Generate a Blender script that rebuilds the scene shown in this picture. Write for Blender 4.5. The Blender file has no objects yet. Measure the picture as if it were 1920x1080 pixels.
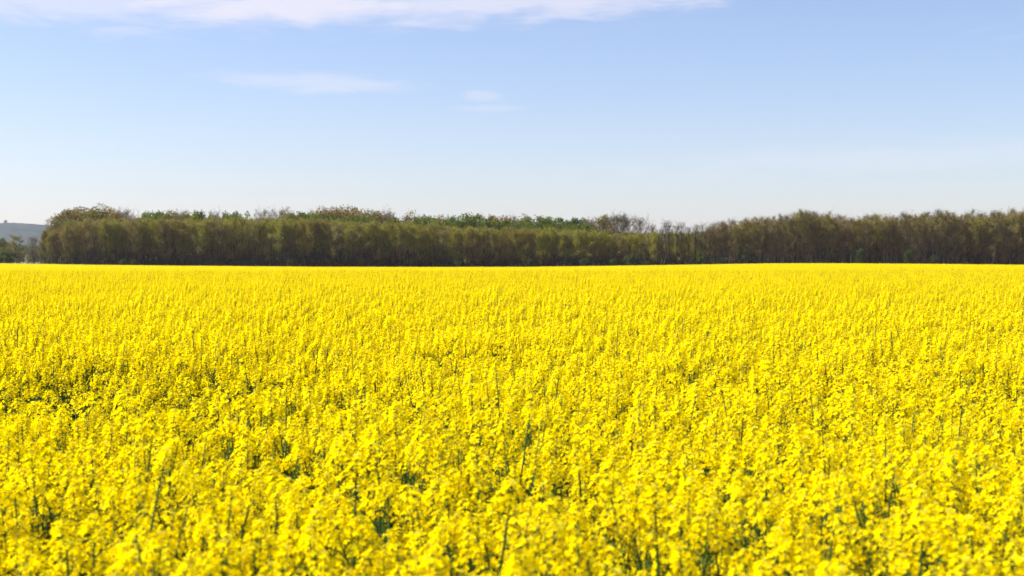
import bpy, math, random
import numpy as np
from mathutils import Vector, Matrix, Euler

SC = bpy.context.scene
COL = SC.collection
R = math.radians

# ------------------------------------------------------------------ camera
EYE = 2.15                      # height of the lens above the soil
FPX = 2667.0                    # focal length in photo pixels (50 mm on 36 mm, 1920 wide)
cam_d = bpy.data.cameras.new("camera")
cam = bpy.data.objects.new("camera", cam_d)
COL.objects.link(cam)
cam_d.sensor_width = 36.0
cam_d.lens = 50.0
cam_d.clip_start = 0.05
cam_d.clip_end = 20000.0
cam.location = (0, 0, EYE)
cam.rotation_euler = (R(90 - 1.07), 0, 0)
cam_d.dof.use_dof = True
cam_d.dof.focus_distance = 16.0
cam_d.dof.aperture_fstop = 4.2
SC.camera = cam

# ------------------------------------------------------------------ world, sun, exposure
SUN_AZ, SUN_EL = -86.0, 48.0    # degrees from the viewing direction (+Y), left is negative
world = bpy.data.worlds.new("World")
SC.world = world
world.use_nodes = True
WN, WL = world.node_tree.nodes, world.node_tree.links
WN.clear()
w_out = WN.new("ShaderNodeOutputWorld")
w_bg = WN.new("ShaderNodeBackground")
w_bg.inputs[1].default_value = 0.063
sky = WN.new("ShaderNodeTexSky")
sky.sky_type = 'NISHITA'
sky.sun_disc = False
sky.sun_elevation = R(SUN_EL)
sky.sun_rotation = R(SUN_AZ)
sky.altitude = 100
sky.air_density = 1.0
sky.dust_density = 0.8
sky.ozone_density = 3.0


def wmath(op, a, b=None, c=None):
    n = WN.new("ShaderNodeMath")
    n.operation = op
    for i, v in enumerate((a, b, c)):
        if v is None:
            continue
        if isinstance(v, (int, float)):
            n.inputs[i].default_value = v
        else:
            WL.new(v, n.inputs[i])
    return n.outputs[0]


def wrange(v, a, b, lo=0.0, hi=1.0):
    n = WN.new("ShaderNodeMapRange")
    n.interpolation_type = 'SMOOTHSTEP'
    n.clamp = True
    WL.new(v, n.inputs[0])
    for i, x in enumerate((a, b, lo, hi)):
        n.inputs[i + 1].default_value = x
    return n.outputs[0]


tc = WN.new("ShaderNodeTexCoord")
sep = WN.new("ShaderNodeSeparateXYZ")
WL.new(tc.outputs['Generated'], sep.inputs[0])
hor = wmath('SQRT', wmath('ADD', wmath('MULTIPLY', sep.outputs[0], sep.outputs[0]),
                          wmath('MULTIPLY', sep.outputs[1], sep.outputs[1])))
AZ = wmath('ARCTAN2', sep.outputs[0], sep.outputs[1])       # 0 ahead, + to the right
EL = wmath('ARCTAN2', sep.outputs[2], hor)
cmb = WN.new("ShaderNodeCombineXYZ")
WL.new(wmath('MULTIPLY', AZ, 3.2), cmb.inputs[0])
WL.new(wmath('MULTIPLY', wmath('SUBTRACT', EL, wmath('MULTIPLY', AZ, 0.04)), 30.0), cmb.inputs[1])
nz = WN.new("ShaderNodeTexNoise")
nz.inputs['Scale'].default_value = 1.7
nz.inputs['Detail'].default_value = 7
nz.inputs['Roughness'].default_value = 0.62
nz.inputs['Distortion'].default_value = 0.5
WL.new(cmb.outputs[0], nz.inputs['Vector'])
cmb2 = WN.new("ShaderNodeCombineXYZ")
WL.new(wmath('MULTIPLY', AZ, 11.0), cmb2.inputs[0])
WL.new(wmath('MULTIPLY', EL, 45.0), cmb2.inputs[1])
nz2 = WN.new("ShaderNodeTexNoise")
nz2.inputs['Scale'].default_value = 1.6
nz2.inputs['Detail'].default_value = 6
nz2.inputs['Distortion'].default_value = 0.8
WL.new(cmb2.outputs[0], nz2.inputs['Vector'])

cmb3 = WN.new("ShaderNodeCombineXYZ")
WL.new(wmath('MULTIPLY', AZ, 30.0), cmb3.inputs[0])
WL.new(wmath('MULTIPLY', wmath('SUBTRACT', EL, wmath('MULTIPLY', AZ, 0.05)), 190.0), cmb3.inputs[1])
nz3 = WN.new("ShaderNodeTexNoise")
nz3.inputs['Scale'].default_value = 1.3
nz3.inputs['Detail'].default_value = 7
nz3.inputs['Roughness'].default_value = 0.65
nz3.inputs['Distortion'].default_value = 0.6
WL.new(cmb3.outputs[0], nz3.inputs['Vector'])


def cloud(px, py, hw, hh, slope, amp, soft=0.55):
    """a lens of thin cloud: centre and half sizes given as photo pixels turned into angles"""
    a0, e0 = math.atan((px - 960) / FPX), (490 - py) / FPX
    dx = wmath('DIVIDE', wmath('SUBTRACT', AZ, a0), hw / FPX)
    ly = wmath('SUBTRACT', wmath('SUBTRACT', EL, e0), wmath('MULTIPLY', wmath('SUBTRACT', AZ, a0), slope))
    dy = wmath('DIVIDE', ly, hh / FPX)
    r = wmath('SQRT', wmath('ADD', wmath('MULTIPLY', dx, dx), wmath('MULTIPLY', dy, dy)))
    r = wmath('ADD', r, wmath('MULTIPLY', wmath('SUBTRACT', nz2.outputs[0], 0.5), 1.7))
    r = wmath('ADD', r, wmath('MULTIPLY', wmath('SUBTRACT', nz3.outputs[0], 0.5), 0.8))
    return wmath('MULTIPLY', wrange(r, 1.3, 1.3 - soft - 0.55), amp)


parts = [
    cloud(100, 18, 760, 56, 0.00, 0.50),
    cloud(560, 26, 400, 36, 0.03, 0.75),
    cloud(920, 6, 560, 46, 0.05, 0.60),
    cloud(-300, -90, 1500, 80, 0.03, 0.35),
    cloud(612, 161, 160, 19, -0.03, 0.33),
    cloud(905, 181, 34, 10, 0.0, 0.26),
    cloud(930, 205, 70, 7, 0.0, 0.20),
    cloud(1700, 300, 560, 30, 0.03, 0.16),
    cloud(3000, 60, 700, 45, 0.02, 0.5),
]
m = parts[0]
for p in parts[1:]:
    m = wmath('MAXIMUM', m, p)
veil = wmath('MULTIPLY', wrange(nz.outputs[0], 0.54, 0.80), wrange(EL, 0.10, 0.35, 0.0, 0.35))
m = wmath('MAXIMUM', m, veil)
wmix = WN.new("ShaderNodeMix")
wmix.data_type = 'RGBA'
WL.new(m, wmix.inputs[0])
tintn = WN.new("ShaderNodeMix")
tintn.data_type = 'RGBA'
tintn.blend_type = 'MULTIPLY'
tintn.inputs[0].default_value = 1.0
tintn.inputs[7].default_value = (1.075, 0.995, 1.08, 1)
WL.new(sky.outputs[0], tintn.inputs[6])
WL.new(tintn.outputs[2], wmix.inputs[6])
wmix.inputs[7].default_value = (6.1, 5.8, 6.3, 1)
WL.new(wmix.outputs[2], w_bg.inputs[0])
WL.new(w_bg.outputs[0], w_out.inputs[0])

sun_d = bpy.data.lights.new("sun", 'SUN')
sun_d.energy = 5.0
sun_d.angle = R(0.53)
sun_d.color = (1.0, 0.95, 0.86)
sun = bpy.data.objects.new("sun", sun_d)
COL.objects.link(sun)
sd = Vector((math.sin(R(SUN_AZ)) * math.cos(R(SUN_EL)), math.cos(R(SUN_AZ)) * math.cos(R(SUN_EL)), math.sin(R(SUN_EL))))
sun.rotation_euler = sd.to_track_quat('Z', 'Y').to_euler()
sun.location = sd * 50

SC.view_settings.view_transform = 'Standard'
SC.view_settings.look = 'None'
SC.view_settings.gamma = 1
SC.view_settings.exposure = 1.3
SC.view_settings.use_curve_mapping = False
SC.cycles.max_bounces = 12
SC.cycles.diffuse_bounces = 8
SC.cycles.transmission_bounces = 8
SC.cycles.volume_bounces = 1


# ------------------------------------------------------------------ materials
def mat_base(name):
    m = bpy.data.materials.new(name)
    m.use_nodes = True
    nt = m.node_tree
    nt.nodes.clear()
    return m, nt.nodes, nt.links, nt.nodes.new("ShaderNodeOutputMaterial")


def mixrgb(N, L, fac, a, b):
    x = N.new("ShaderNodeMix")
    x.data_type = 'RGBA'
    for i, v in ((0, fac), (6, a), (7, b)):
        if isinstance(v, (int, float)):
            x.inputs[i].default_value = v
        elif isinstance(v, tuple):
            x.inputs[i].default_value = (*v, 1)
        else:
            L.new(v, x.inputs[i])
    return x.outputs[2]


def noise(N, L, scale, detail=2, vec=None):
    n = N.new("ShaderNodeTexNoise")
    n.inputs['Scale'].default_value = scale
    n.inputs['Detail'].default_value = detail
    if vec is not None:
        L.new(vec, n.inputs['Vector'])
    return n.outputs[0]


def ramp(N, L, v, a, b):
    n = N.new("ShaderNodeMapRange")
    L.new(v, n.inputs[0])
    n.inputs[1].default_value, n.inputs[2].default_value = a, b
    return n.outputs[0]


def leafy(name, c1, c2, c3=None, trans=0.35, rough=0.6, spec=0.2, nscale=0.5):
    """thin leaf / petal: diffuse with some light let through; colour varies per leaf and by place"""
    m, N, L, out = mat_base(name)
    geo = N.new("ShaderNodeNewGeometry")
    at = N.new("ShaderNodeAttribute")
    at.attribute_name = "tint"
    col = mixrgb(N, L, at.outputs['Fac'], c1, c2)
    if c3:
        col = mixrgb(N, L, ramp(N, L, noise(N, L, nscale, 2, geo.outputs['Position']), 0.45, 0.62), col, c3)
    p = N.new("ShaderNodeBsdfPrincipled")
    p.inputs['Roughness'].default_value = rough
    p.inputs['Specular IOR Level'].default_value = spec
    L.new(col, p.inputs['Base Color'])
    t = N.new("ShaderNodeBsdfTranslucent")
    L.new(col, t.inputs[0])
    mx = N.new("ShaderNodeMixShader")
    mx.inputs[0].default_value = trans
    L.new(p.outputs[0], mx.inputs[1])
    L.new(t.outputs[0], mx.inputs[2])
    L.new(mx.outputs[0], out.inputs[0])
    return m


def solid(name, c1, c2, nscale, rough=0.85, bump=0.0, detail=4):
    m, N, L, out = mat_base(name)
    geo = N.new("ShaderNodeNewGeometry")
    n = noise(N, L, nscale, detail, geo.outputs['Position'])
    col = mixrgb(N, L, ramp(N, L, n, 0.35, 0.65), c1, c2)
    p = N.new("ShaderNodeBsdfPrincipled")
    p.inputs['Roughness'].default_value = rough
    p.inputs['Specular IOR Level'].default_value = 0.2
    L.new(col, p.inputs['Base Color'])
    if bump:
        b = N.new("ShaderNodeBump")
        b.inputs['Strength'].default_value = bump
        L.new(n, b.inputs['Height'])
        L.new(b.outputs[0], p.inputs['Normal'])
    L.new(p.outputs[0], out.inputs[0])
    return m


M_PETAL = leafy("petal_yellow", (0.98, 0.86, 0.0005), (0.98, 0.69, 0.0005), trans=0.55, rough=0.8, spec=0.0)
M_BUD = leafy("flower_bud", (0.55, 0.55, 0.03), (0.75, 0.62, 0.02), trans=0.2)
M_STEM = solid("rape_stem", (0.060, 0.115, 0.015), (0.035, 0.075, 0.012), 30, 0.75)
M_LEAF = leafy("rape_leaf", (0.025, 0.060, 0.012), (0.035, 0.080, 0.015), trans=0.25, rough=0.7, spec=0.08)
M_SOIL = solid("soil", (0.035, 0.05, 0.018), (0.05, 0.04, 0.025), 6, 0.95, 0.4)
M_BARK = solid("bark_brown", (0.045, 0.034, 0.025), (0.022, 0.018, 0.013), 3, 0.9)
M_BARKP = solid("bark_pale", (0.17, 0.14, 0.10), (0.05, 0.037, 0.026), 1.2, 0.9)
M_TWIG = leafy("twigs_brown", (0.10, 0.066, 0.026), (0.15, 0.10, 0.045), trans=0.05)
M_TWIGG = leafy("twigs_grey", (0.11, 0.09, 0.065), (0.17, 0.14, 0.11), trans=0.05)
M_OLIVE = leafy("young_leaves_olive", (0.20, 0.215, 0.003), (0.28, 0.265, 0.005), (0.20, 0.16, 0.012), trans=0.35, nscale=0.09)
M_BRONZE = leafy("young_leaves_bronze", (0.18, 0.125, 0.022), (0.24, 0.165, 0.035), (0.14, 0.13, 0.015), trans=0.3, nscale=0.15)
M_GREEN = leafy("leaves_green", (0.085, 0.12, 0.002), (0.13, 0.165, 0.004), (0.06, 0.085, 0.004), trans=0.35, nscale=0.2)
M_BRIGHT = leafy("leaves_fresh_green", (0.095, 0.165, 0.008), (0.14, 0.21, 0.012), trans=0.35)
M_SHRUB = leafy("leaves_shrub", (0.032, 0.058, 0.005), (0.05, 0.08, 0.008), trans=0.3)
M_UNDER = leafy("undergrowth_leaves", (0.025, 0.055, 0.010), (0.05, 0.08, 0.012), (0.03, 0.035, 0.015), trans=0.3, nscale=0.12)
M_CONIFER = leafy("conifer_needles", (0.02, 0.04, 0.03), (0.03, 0.05, 0.035), trans=0.1)


# ------------------------------------------------------------------ mesh collecting
class MB:
    """collects vertices, faces, a tint per vertex and a material slot per face"""

    def __init__(self):
        self.v, self.f, self.t, self.m = [], [], [], []

    def add(self, verts, faces, tint=0.5, slot=0):
        n = len(self.v)
        self.v.extend([tuple(p) for p in verts])
        self.t.extend([tint] * len(verts))
        self.f.extend([tuple(i + n for i in q) for q in faces])
        self.m.extend([slot] * len(faces))

    def merge(self, other, mat=Matrix.Identity(4), slot=None):
        n = len(self.v)
        A = np.array(other.v, dtype=float).reshape(-1, 3)
        Mx = np.array(mat)
        A = A @ Mx[:3, :3].T + Mx[:3, 3]
        self.v.extend(map(tuple, A.tolist()))
        self.t.extend(other.t)
        self.f.extend([tuple(i + n for i in q) for q in other.f])
        self.m.extend(other.m if slot is None else [slot] * len(other.f))

    def tube(self, pts, radii, sides=4, tint=0.5, slot=0):
        rings = []
        pts = [Vector(p) for p in pts]
        n0 = len(self.v)
        for i, p in enumerate(pts):
            d = (pts[min(i + 1, len(pts) - 1)] - pts[max(i - 1, 0)]).normalized()
            a = d.orthogonal().normalized()
            b = d.cross(a)
            for k in range(sides):
                th = 2 * math.pi * k / sides
                self.v.append(tuple(p + (a * math.cos(th) + b * math.sin(th)) * radii[i]))
                self.t.append(tint)
        for i in range(len(pts) - 1):
            for k in range(sides):
                a0, a1 = n0 + i * sides + k, n0 + i * sides + (k + 1) % sides
                self.f.append((a0, a1, a1 + sides, a0 + sides))
                self.m.append(slot)
        self.f.append(tuple(n0 + (len(pts) - 1) * sides + k for k in range(sides)))
        self.m.append(slot)

    def mesh(self, name, mats, smooth=False):
        me = bpy.data.meshes.new(name)
        me.from_pydata(self.v, [], self.f)
        for mt in mats:
            me.materials.append(mt)
        me.polygons.foreach_set("material_index", self.m)
        at = me.attributes.new("tint", 'FLOAT', 'POINT')
        at.data.foreach_set("value", self.t)
        if smooth:
            me.polygons.foreach_set("use_smooth", [True] * len(self.f))
        me.update()
        return me


def link(name, me, parent=None, mtx=None):
    o = bpy.data.objects.new(name, me)
    COL.objects.link(o)
    if parent is not None:
        o.parent = parent
    if mtx is not None:
        o.matrix_local = mtx
    return o


def tag(o, label=None, cat=None, group=None, kind=None):
    if label:
        o["label"] = label
    if cat:
        o["category"] = cat
    if group:
        o["group"] = group
    if kind:
        o["kind"] = kind
    return o


# ------------------------------------------------------------------ the lie of the land
EDGE = 340.0                     # where the crop ends


def smooth(t):
    t = np.clip(t, 0, 1)
    return t * t * (3 - 2 * t)


_px = np.array([-900, -200, 0, 100, 200, 400, 600, 800, 1000, 1200, 1350, 1450, 1600, 1750, 1920, 2200, 3000], float)
_py = np.array([492, 493, 494.5, 496, 497.5, 499.5, 501, 501.3, 501, 498.5, 496, 494.6, 495.2, 498.6, 503, 505, 504], float)
_gx = (_px - 960) / FPX * EDGE
_gz = EYE - (_py - 490) / FPX * EDGE - 1.24


def ground_z(x, y):
    x = np.asarray(x, float)
    y = np.asarray(y, float)
    f = np.interp(x, _gx, _gz)
    return smooth((y - 40) / 230) * f - smooth((y - EDGE - 1) / 12) * 0.4 \
        + smooth((y - 520) / 1800) * 14 - 0.5 * smooth((y - 380) / 100)


def pxx(px, D):
    return (px - 960) / FPX * D


def pxz(py, D):
    return EYE + (490 - py) / FPX * D


# ground sheet
ys = np.concatenate([np.arange(-60, 0, 10), np.arange(0, 400, 6), np.geomspace(400, 7000, 40)])
xs = np.concatenate([-np.geomspace(7000, 180, 24), np.arange(-170, 171, 7), np.geomspace(180, 7000, 24)])
XX, YY = np.meshgrid(xs, ys)
ZZ = ground_z(XX, YY)
gv = np.stack([XX, YY, ZZ], -1).reshape(-1, 3).tolist()
W = len(xs)
gf = [(j * W + i, j * W + i + 1, (j + 1) * W + i + 1, (j + 1) * W + i) for j in range(len(ys) - 1) for i in range(W - 1)]
gme = bpy.data.meshes.new("ground")
gme.from_pydata(gv, [], gf)
gme.polygons.foreach_set("use_smooth", [True] * len(gf))
mg, N, L, out = mat_base("ground_soil_and_grass")
geo = N.new("ShaderNodeNewGeometry")
sp = N.new("ShaderNodeSeparateXYZ")
L.new(geo.outputs['Position'], sp.inputs[0])
soil = mixrgb(N, L, ramp(N, L, noise(N, L, 7, 5, geo.outputs['Position']), 0.35, 0.65), (0.03, 0.05, 0.015), (0.045, 0.036, 0.02))
grass = mixrgb(N, L, ramp(N, L, noise(N, L, 0.012, 3, geo.outputs['Position']), 0.4, 0.6), (0.04, 0.06, 0.02), (0.07, 0.08, 0.03))
floorc = mixrgb(N, L, ramp(N, L, noise(N, L, 0.8, 4, geo.outputs['Position']), 0.4, 0.6), (0.05, 0.04, 0.02), (0.04, 0.06, 0.015))
c = mixrgb(N, L, ramp(N, L, sp.outputs[1], 338, 344), soil, floorc)
c = mixrgb(N, L, ramp(N, L, sp.outputs[1], 480, 560), c, grass)
p = N.new("ShaderNodeBsdfPrincipled")
p.inputs['Roughness'].default_value = 0.95
L.new(c, p.inputs['Base Color'])
L.new(p.outputs[0], out.inputs[0])
gme.materials.append(mg)
ground = link("ground", gme)
tag(ground, "dark soil and grass under the crop and the wood", kind="structure")


# ------------------------------------------------------------------ far wooded hill
def vnoise(x, y, seed):
    """cheap value noise on a grid"""
    rs = np.random.RandomState(seed)
    T = rs.rand(256, 256)
    xi, yi = np.floor(x).astype(int), np.floor(y).astype(int)
    fx, fy = smooth(x - xi), smooth(y - yi)
    g = lambda a, b: T[a & 255, b & 255]
    return (g(xi, yi) * (1 - fx) + g(xi + 1, yi) * fx) * (1 - fy) + (g(xi, yi + 1) * (1 - fx) + g(xi + 1, yi + 1) * fx) * fy


HD = 3000.0
hx = np.concatenate([np.arange(-3600, -1500, 40), np.arange(-1500, -700, 4), np.arange(-700, 900, 25)])
hy = np.arange(1900, 3500, 8.0)
HX, HY = np.meshgrid(hx, hy)
ridge = np.interp(HX, [-3600, -2600, -1500, -1075, -1040, -960, -800, -500, 0, 900], [40, 95, 84, 80.5, 81.5, 77, 62, 32, 6, -5])
prof = np.where(HY < HD, smooth((HY - 1900) / (HD - 1900)) ** 0.8, 1 - 0.6 * smooth((HY - HD) / 900))
rs = np.random.RandomState(5)
HZ = ridge * prof + 3 * (vnoise(HX / 60, HY / 90, 1) - 0.5) * prof
HZ += 1.6 * (vnoise(HX / 9, HY / 14, 2) - 0.5) + 1.2 * (rs.rand(*HX.shape) - 0.5)
W = len(hx)
hf = [(j * W + i, j * W + i + 1, (j + 1) * W + i + 1, (j + 1) * W + i) for j in range(len(hy) - 1) for i in range(W - 1)]
hme = bpy.data.meshes.new("hill")
hme.from_pydata(np.stack([HX, HY, HZ], -1).reshape(-1, 3).tolist(), [], hf)
mh, N, L, out = mat_base("hill_woodland")
geo = N.new("ShaderNodeNewGeometry")
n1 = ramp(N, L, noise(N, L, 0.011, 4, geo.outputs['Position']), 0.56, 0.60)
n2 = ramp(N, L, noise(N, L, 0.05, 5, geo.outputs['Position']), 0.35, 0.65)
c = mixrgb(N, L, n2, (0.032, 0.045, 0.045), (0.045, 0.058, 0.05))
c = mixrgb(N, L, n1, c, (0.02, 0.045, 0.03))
p = N.new("ShaderNodeBsdfPrincipled")
p.inputs['Roughness'].default_value = 1
p.inputs['Specular IOR Level'].default_value = 0
L.new(c, p.inputs['Base Color'])
L.new(p.outputs[0], out.inputs[0])
hme.materials.append(mh)
hill = link("hill", hme)
tag(hill, "hazy blue grey wooded hill far behind the left end of the wood", kind="structure")

# ------------------------------------------------------------------ rapeseed pieces
rnd = random.Random(11)


def petal(mb, base, d, n, length, width, tint, curl, detail):
    """one petal from base along d, face normal n"""
    s = d.cross(n)
    if detail == 2:
        p1 = base + d * length * 0.45 + n * curl * length * 0.25
        p2 = base + d * length * 0.85 + n * curl * length * 0.15
        p3 = base + d * length - n * length * 0.12
        w = width * 0.5
        mb.add([base, p1 + s * w * 0.6, p1 - s * w * 0.6, p2 + s * w, p2 - s * w, p3 + s * w * 0.45, p3 - s * w * 0.45],
               [(0, 1, 2), (1, 3, 4, 2), (3, 5, 6, 4)], tint, 0)
    elif detail == 1:
        p2 = base + d * length * 0.9 + n * curl * length * 0.55 + s * (curl - .2) * length * .5
        s = (s + n * (curl - .2) * 1.6).normalized()
        mb.add([base, p2 + s * width * 0.55, p2 - s * width * 0.55], [(0, 1, 2)], tint, 0)


def flower(mb, c, n, size, r, detail):
    n = n.normalized()
    a = n.orthogonal().normalized()
    b = n.cross(a)
    th0 = r.uniform(0, math.pi)
    tint = min(1, max(0, r.gauss(0.42, 0.28)))
    for k in range(4):
        th = th0 + k * math.pi / 2 + r.uniform(-.15, .15)
        d = (a * math.cos(th) + b * math.sin(th) + n * r.uniform(0.05, 0.55)).normalized()
        nn = (n - d * n.dot(d)).normalized()
        petal(mb, c, d, nn, size * 0.56, size * 0.5, tint, r.uniform(-.2, .6), detail)


def raceme(seed, detail, scale=1.0):
    """flower head; slots: 0 petal, 1 bud, 2 stem green. Its foot is at the origin, it grows along +Z"""
    r = random.Random(seed)
    mb = MB()
    Lh = r.uniform(0.055, 0.11)
    if detail == 2:
        mb.tube([(0, 0, 0), (0, 0, Lh)], [0.0022, 0.0012], 3, 0.5, 2)
    nf = int(r.uniform(17, 25)) if detail == 2 else int(r.uniform(16, 23))
    for i in range(nf):
        t = (i + r.random()) / nf
        th = i * 2.4 + r.uniform(-.4, .4)
        z = Lh * (0.05 + 0.95 * t)
        rad = (0.040 - 0.024 * t) * r.uniform(0.75, 1.2)
        up = 0.35 + 0.8 * t
        dirn = Vector((math.cos(th), math.sin(th), up)).normalized()
        c = Vector((math.cos(th) * rad, math.sin(th) * rad, z + rad * 0.3))
        if detail == 2:
            mb.tube([(0, 0, z - 0.008), tuple(c)], [0.0009, 0.0007], 3, 0.5, 2)
        nrm = dirn + Vector((r.uniform(-.5, .5), r.uniform(-.5, .5), r.uniform(-.2, .5)))
        flower(mb, c, nrm, r.uniform(0.0145, 0.0195) * (1 if detail == 2 else 1.05), r, detail)
    nb = 9 if detail == 2 else 3
    for i in range(nb):
        th = i * 2.4
        rr = 0.0085 * math.sqrt(i / nb)
        c = Vector((math.cos(th) * rr, math.sin(th) * rr, Lh + 0.011 - rr * 0.6))
        h, w = 0.0045, 0.0022
        vs = [c + Vector((0, 0, h)), c - Vector((0, 0, h))] + [c + Vector((w * math.cos(k * 2.094), w * math.sin(k * 2.094), 0)) for k in range(3)]
        mb.add(vs, [(0, 2, 3), (0, 3, 4), (0, 4, 2), (1, 3, 2), (1, 4, 3), (1, 2, 4)], r.random(), 1)
    return mb


def pods(mb, p0, p1, r, n, slot):
    """thin young pods and spent stalks below a flower head"""
    p0, p1 = Vector(p0), Vector(p1)
    for i in range(n):
        t = (i + .5) / n
        c = p0.lerp(p1, t)
        th = i * 2.4
        d = Vector((math.cos(th), math.sin(th), 0.7)).normalized()
        e = c + d * r.uniform(0.025, 0.05)
        s = d.orthogonal().normalized() * 0.0014
        mb.add([c - s, c + s, e + s * 0.4, e - s * 0.4], [(0, 1, 2, 3)], 0.5, slot)
        s = d.cross(s).normalized() * 0.0014
        mb.add([c - s, c + s, e + s * 0.4, e - s * 0.4], [(0, 1, 2, 3)], 0.5, slot)


def leaf(seed, length, width):
    """a lobed drooping leaf growing along +X from the origin"""
    r = random.Random(seed)
    mb = MB()
    vs, fs = [], []
    n = 6
    for i in range(n + 1):
        t = i / n
        w = width * 0.5 * math.sin(math.pi * min(1, t * 0.92 + 0.06)) * (1 + 0.25 * (i % 2))
        z = length * (0.35 * t - 0.75 * t * t)
        x = length * t
        vs += [(x, -w, z + w * 0.25), (x, 0, z), (x, w, z + w * 0.25)]
    for i in range(n):
        a = i * 3
        fs += [(a, a + 1, a + 4, a + 3), (a + 1, a + 2, a + 5, a + 4)]
    mb.add(vs, fs, r.random(), 0)
    return mb


RAC2 = [raceme(100 + i, 2) for i in range(9)]
RAC1 = [raceme(200 + i, 1) for i in range(7)]
LEAVES = [leaf(300 + i, 0.15 + 0.03 * i, 0.06 + 0.012 * i) for i in range(4)]
RAC_ME = [m_.mesh("flower_head", [M_PETAL, M_BUD, M_STEM]) for m_ in RAC2]
LEAF_ME = [m_.mesh("leaf", [M_LEAF]) for m_ in LEAVES]

TOP = 1.25


def plant_spec(seed):
    r = random.Random(seed)
    lean = Vector((r.gauss(0, .07), r.gauss(0, .07), 0))
    bend = Vector((r.gauss(0, .045), r.gauss(0, .045), 0))
    axis = lambda t: Vector((0, 0, TOP * t)) + lean * t + bend * math.sin(t * math.pi)
    rac, lvs, stems = [], [], []
    stems.append(([axis(t) for t in (0, .25, .5, .7, .85, 1.0)], [0.0070, .0065, .006, .0055, .0046, .003]))
    rac.append((axis(1.0), (axis(1.0) - axis(.93)).normalized(), r.uniform(0.95, 1.3)))
    nb = r.choice([4, 5, 5, 6, 6, 7])
    for i in range(nb):
        t0 = r.uniform(0.5, 0.80)
        th = i * 2.4 + r.uniform(-.5, .5)
        out = r.uniform(0.07, 0.22)
        top = TOP * r.uniform(0.84, 1.0)
        a = axis(t0)
        o = Vector((math.cos(th), math.sin(th), 0)) * out
        e = Vector((a.x, a.y, top)) + o
        mid = a.lerp(e, .45) + o * .28
        stems.append(([a, mid, e], [.003, .0024, .0016]))
        rac.append((e, (e - mid).normalized(), r.uniform(0.7, 1.08)))
    for i in range(3):
        t = r.uniform(0.4, .78)
        lvs.append((axis(t), r.uniform(0, 6.28), r.randrange(4), r.uniform(.8, 1.2)))
    return dict(rac=rac, lvs=lvs, stems=stems)


def frame_m(pos, d, spin, s):
    q = Vector(d).to_track_quat('Z', 'Y')
    return Matrix.Translation(pos) @ q.to_matrix().to_4x4() @ Matrix.Rotation(spin, 4, 'Z') @ Matrix.Scale(s, 4)


def stem_mb(spec, r, sides, npod):
    mb = MB()
    for pts, rad in spec['stems']:
        mb.tube(pts, rad, sides, 0.5, 0)
        if npod:
            pods(mb, Vector(pts[-2]).lerp(Vector(pts[-1]), .35), pts[-1], r, npod, 0)
    return mb


NV = 14
SPECS = [plant_spec(500 + i) for i in range(NV)]
STEM_ME = [stem_mb(s, random.Random(i), 5, 7).mesh("stem", [M_STEM]) for i, s in enumerate(SPECS)]


def merged_mb(i, detail):
    s = SPECS[i % NV]
    r = random.Random(900 + i)
    mb = MB()
    mb.merge(stem_mb(s, r, 3, 4 if detail == 2 else 2), slot=2)
    for pos, d, sc in s['rac']:
        lib = RAC2 if detail == 2 else RAC1
        mb.merge(lib[r.randrange(len(lib))], frame_m(pos, d, r.uniform(0, 6.28), sc))
    for pos, th, k, sc in s['lvs']:
        mb.merge(LEAVES[k], Matrix.Translation(pos) @ Matrix.Rotation(th, 4, 'Z') @ Matrix.Scale(sc, 4), slot=3)
    return mb


def merged_plant(i, detail):
    return merged_mb(i, detail).mesh("rapeseed_plant", [M_PETAL, M_BUD, M_STEM, M_LEAF])


SRC = bpy.data.collections.new("rapeseed sources")   # never linked to the scene


def src(name, me):
    o = bpy.data.objects.new(name, me)
    SRC.objects.link(o)


for i in range(NV):
    src("a_plant_%02d" % i, merged_plant(i, 2))

# far patches: 3 m squares, each head a tuft of small petals' worth of faces
TILE = 3.0
NT = 5


def tile_mesh(seed):
    rs = np.random.RandomState(seed)
    n_pl = 330
    V, F, T, Ms = [], [], [], []
    g = rs.rand(n_pl, 2) * TILE - TILE / 2
    hh = 1.17 + 0.06 * rs.randn(n_pl) + 0.10 * (rs.rand(n_pl) > 0.85)
    n = 0
    for (x, y), h in zip(g, hh):
        # stem
        w = 0.005
        V += [(x - w, y, 0.5), (x + w, y, 0.5), (x + w * .5, y, h), (x - w * .5, y, h)]
        T += [.5] * 4
        F.append((n, n + 1, n + 2, n + 3)); Ms.append(1); n += 4
        for k in range(5):
            if k:
                th = k * 2.4 + rs.rand()
                ro = 0.05 + 0.13 * rs.rand()
                cx, cy, cz = x + math.cos(th) * ro, y + math.sin(th) * ro, h * (0.82 + .16 * rs.rand())
            else:
                cx, cy, cz = x, y, h
            nq = 9
            c = rs.randn(nq, 3) * np.array([.022, .022, .032]) + np.array([cx, cy, cz + .04])
            a = rs.randn(nq, 3); a /= np.linalg.norm(a, axis=1)[:, None]
            b = rs.randn(nq, 3); b -= a * (a * b).sum(1)[:, None]; b /= np.linalg.norm(b, axis=1)[:, None]
            s = 0.0125
            tt = np.clip(rs.normal(.6, .28), 0, 1)
            for q in range(nq):
                V += [tuple(c[q] + a[q] * s), tuple(c[q] + b[q] * s), tuple(c[q] - a[q] * s), tuple(c[q] - b[q] * s)]
                T += [tt] * 4
                F.append((n, n + 1, n + 2, n + 3)); Ms.append(1 if q < 1 else 0); n += 4
    mb = MB()
    mb.v, mb.f, mb.t, mb.m = V, F, T, Ms
    return mb.mesh("rapeseed_patch", [M_PETAL, M_STEM])


for i in range(NT):
    src("c_patch_%02d" % i, tile_mesh(40 + i))

# nearer patches: 2 m squares of the same plants as the ones placed singly
MT = 1.2


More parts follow.
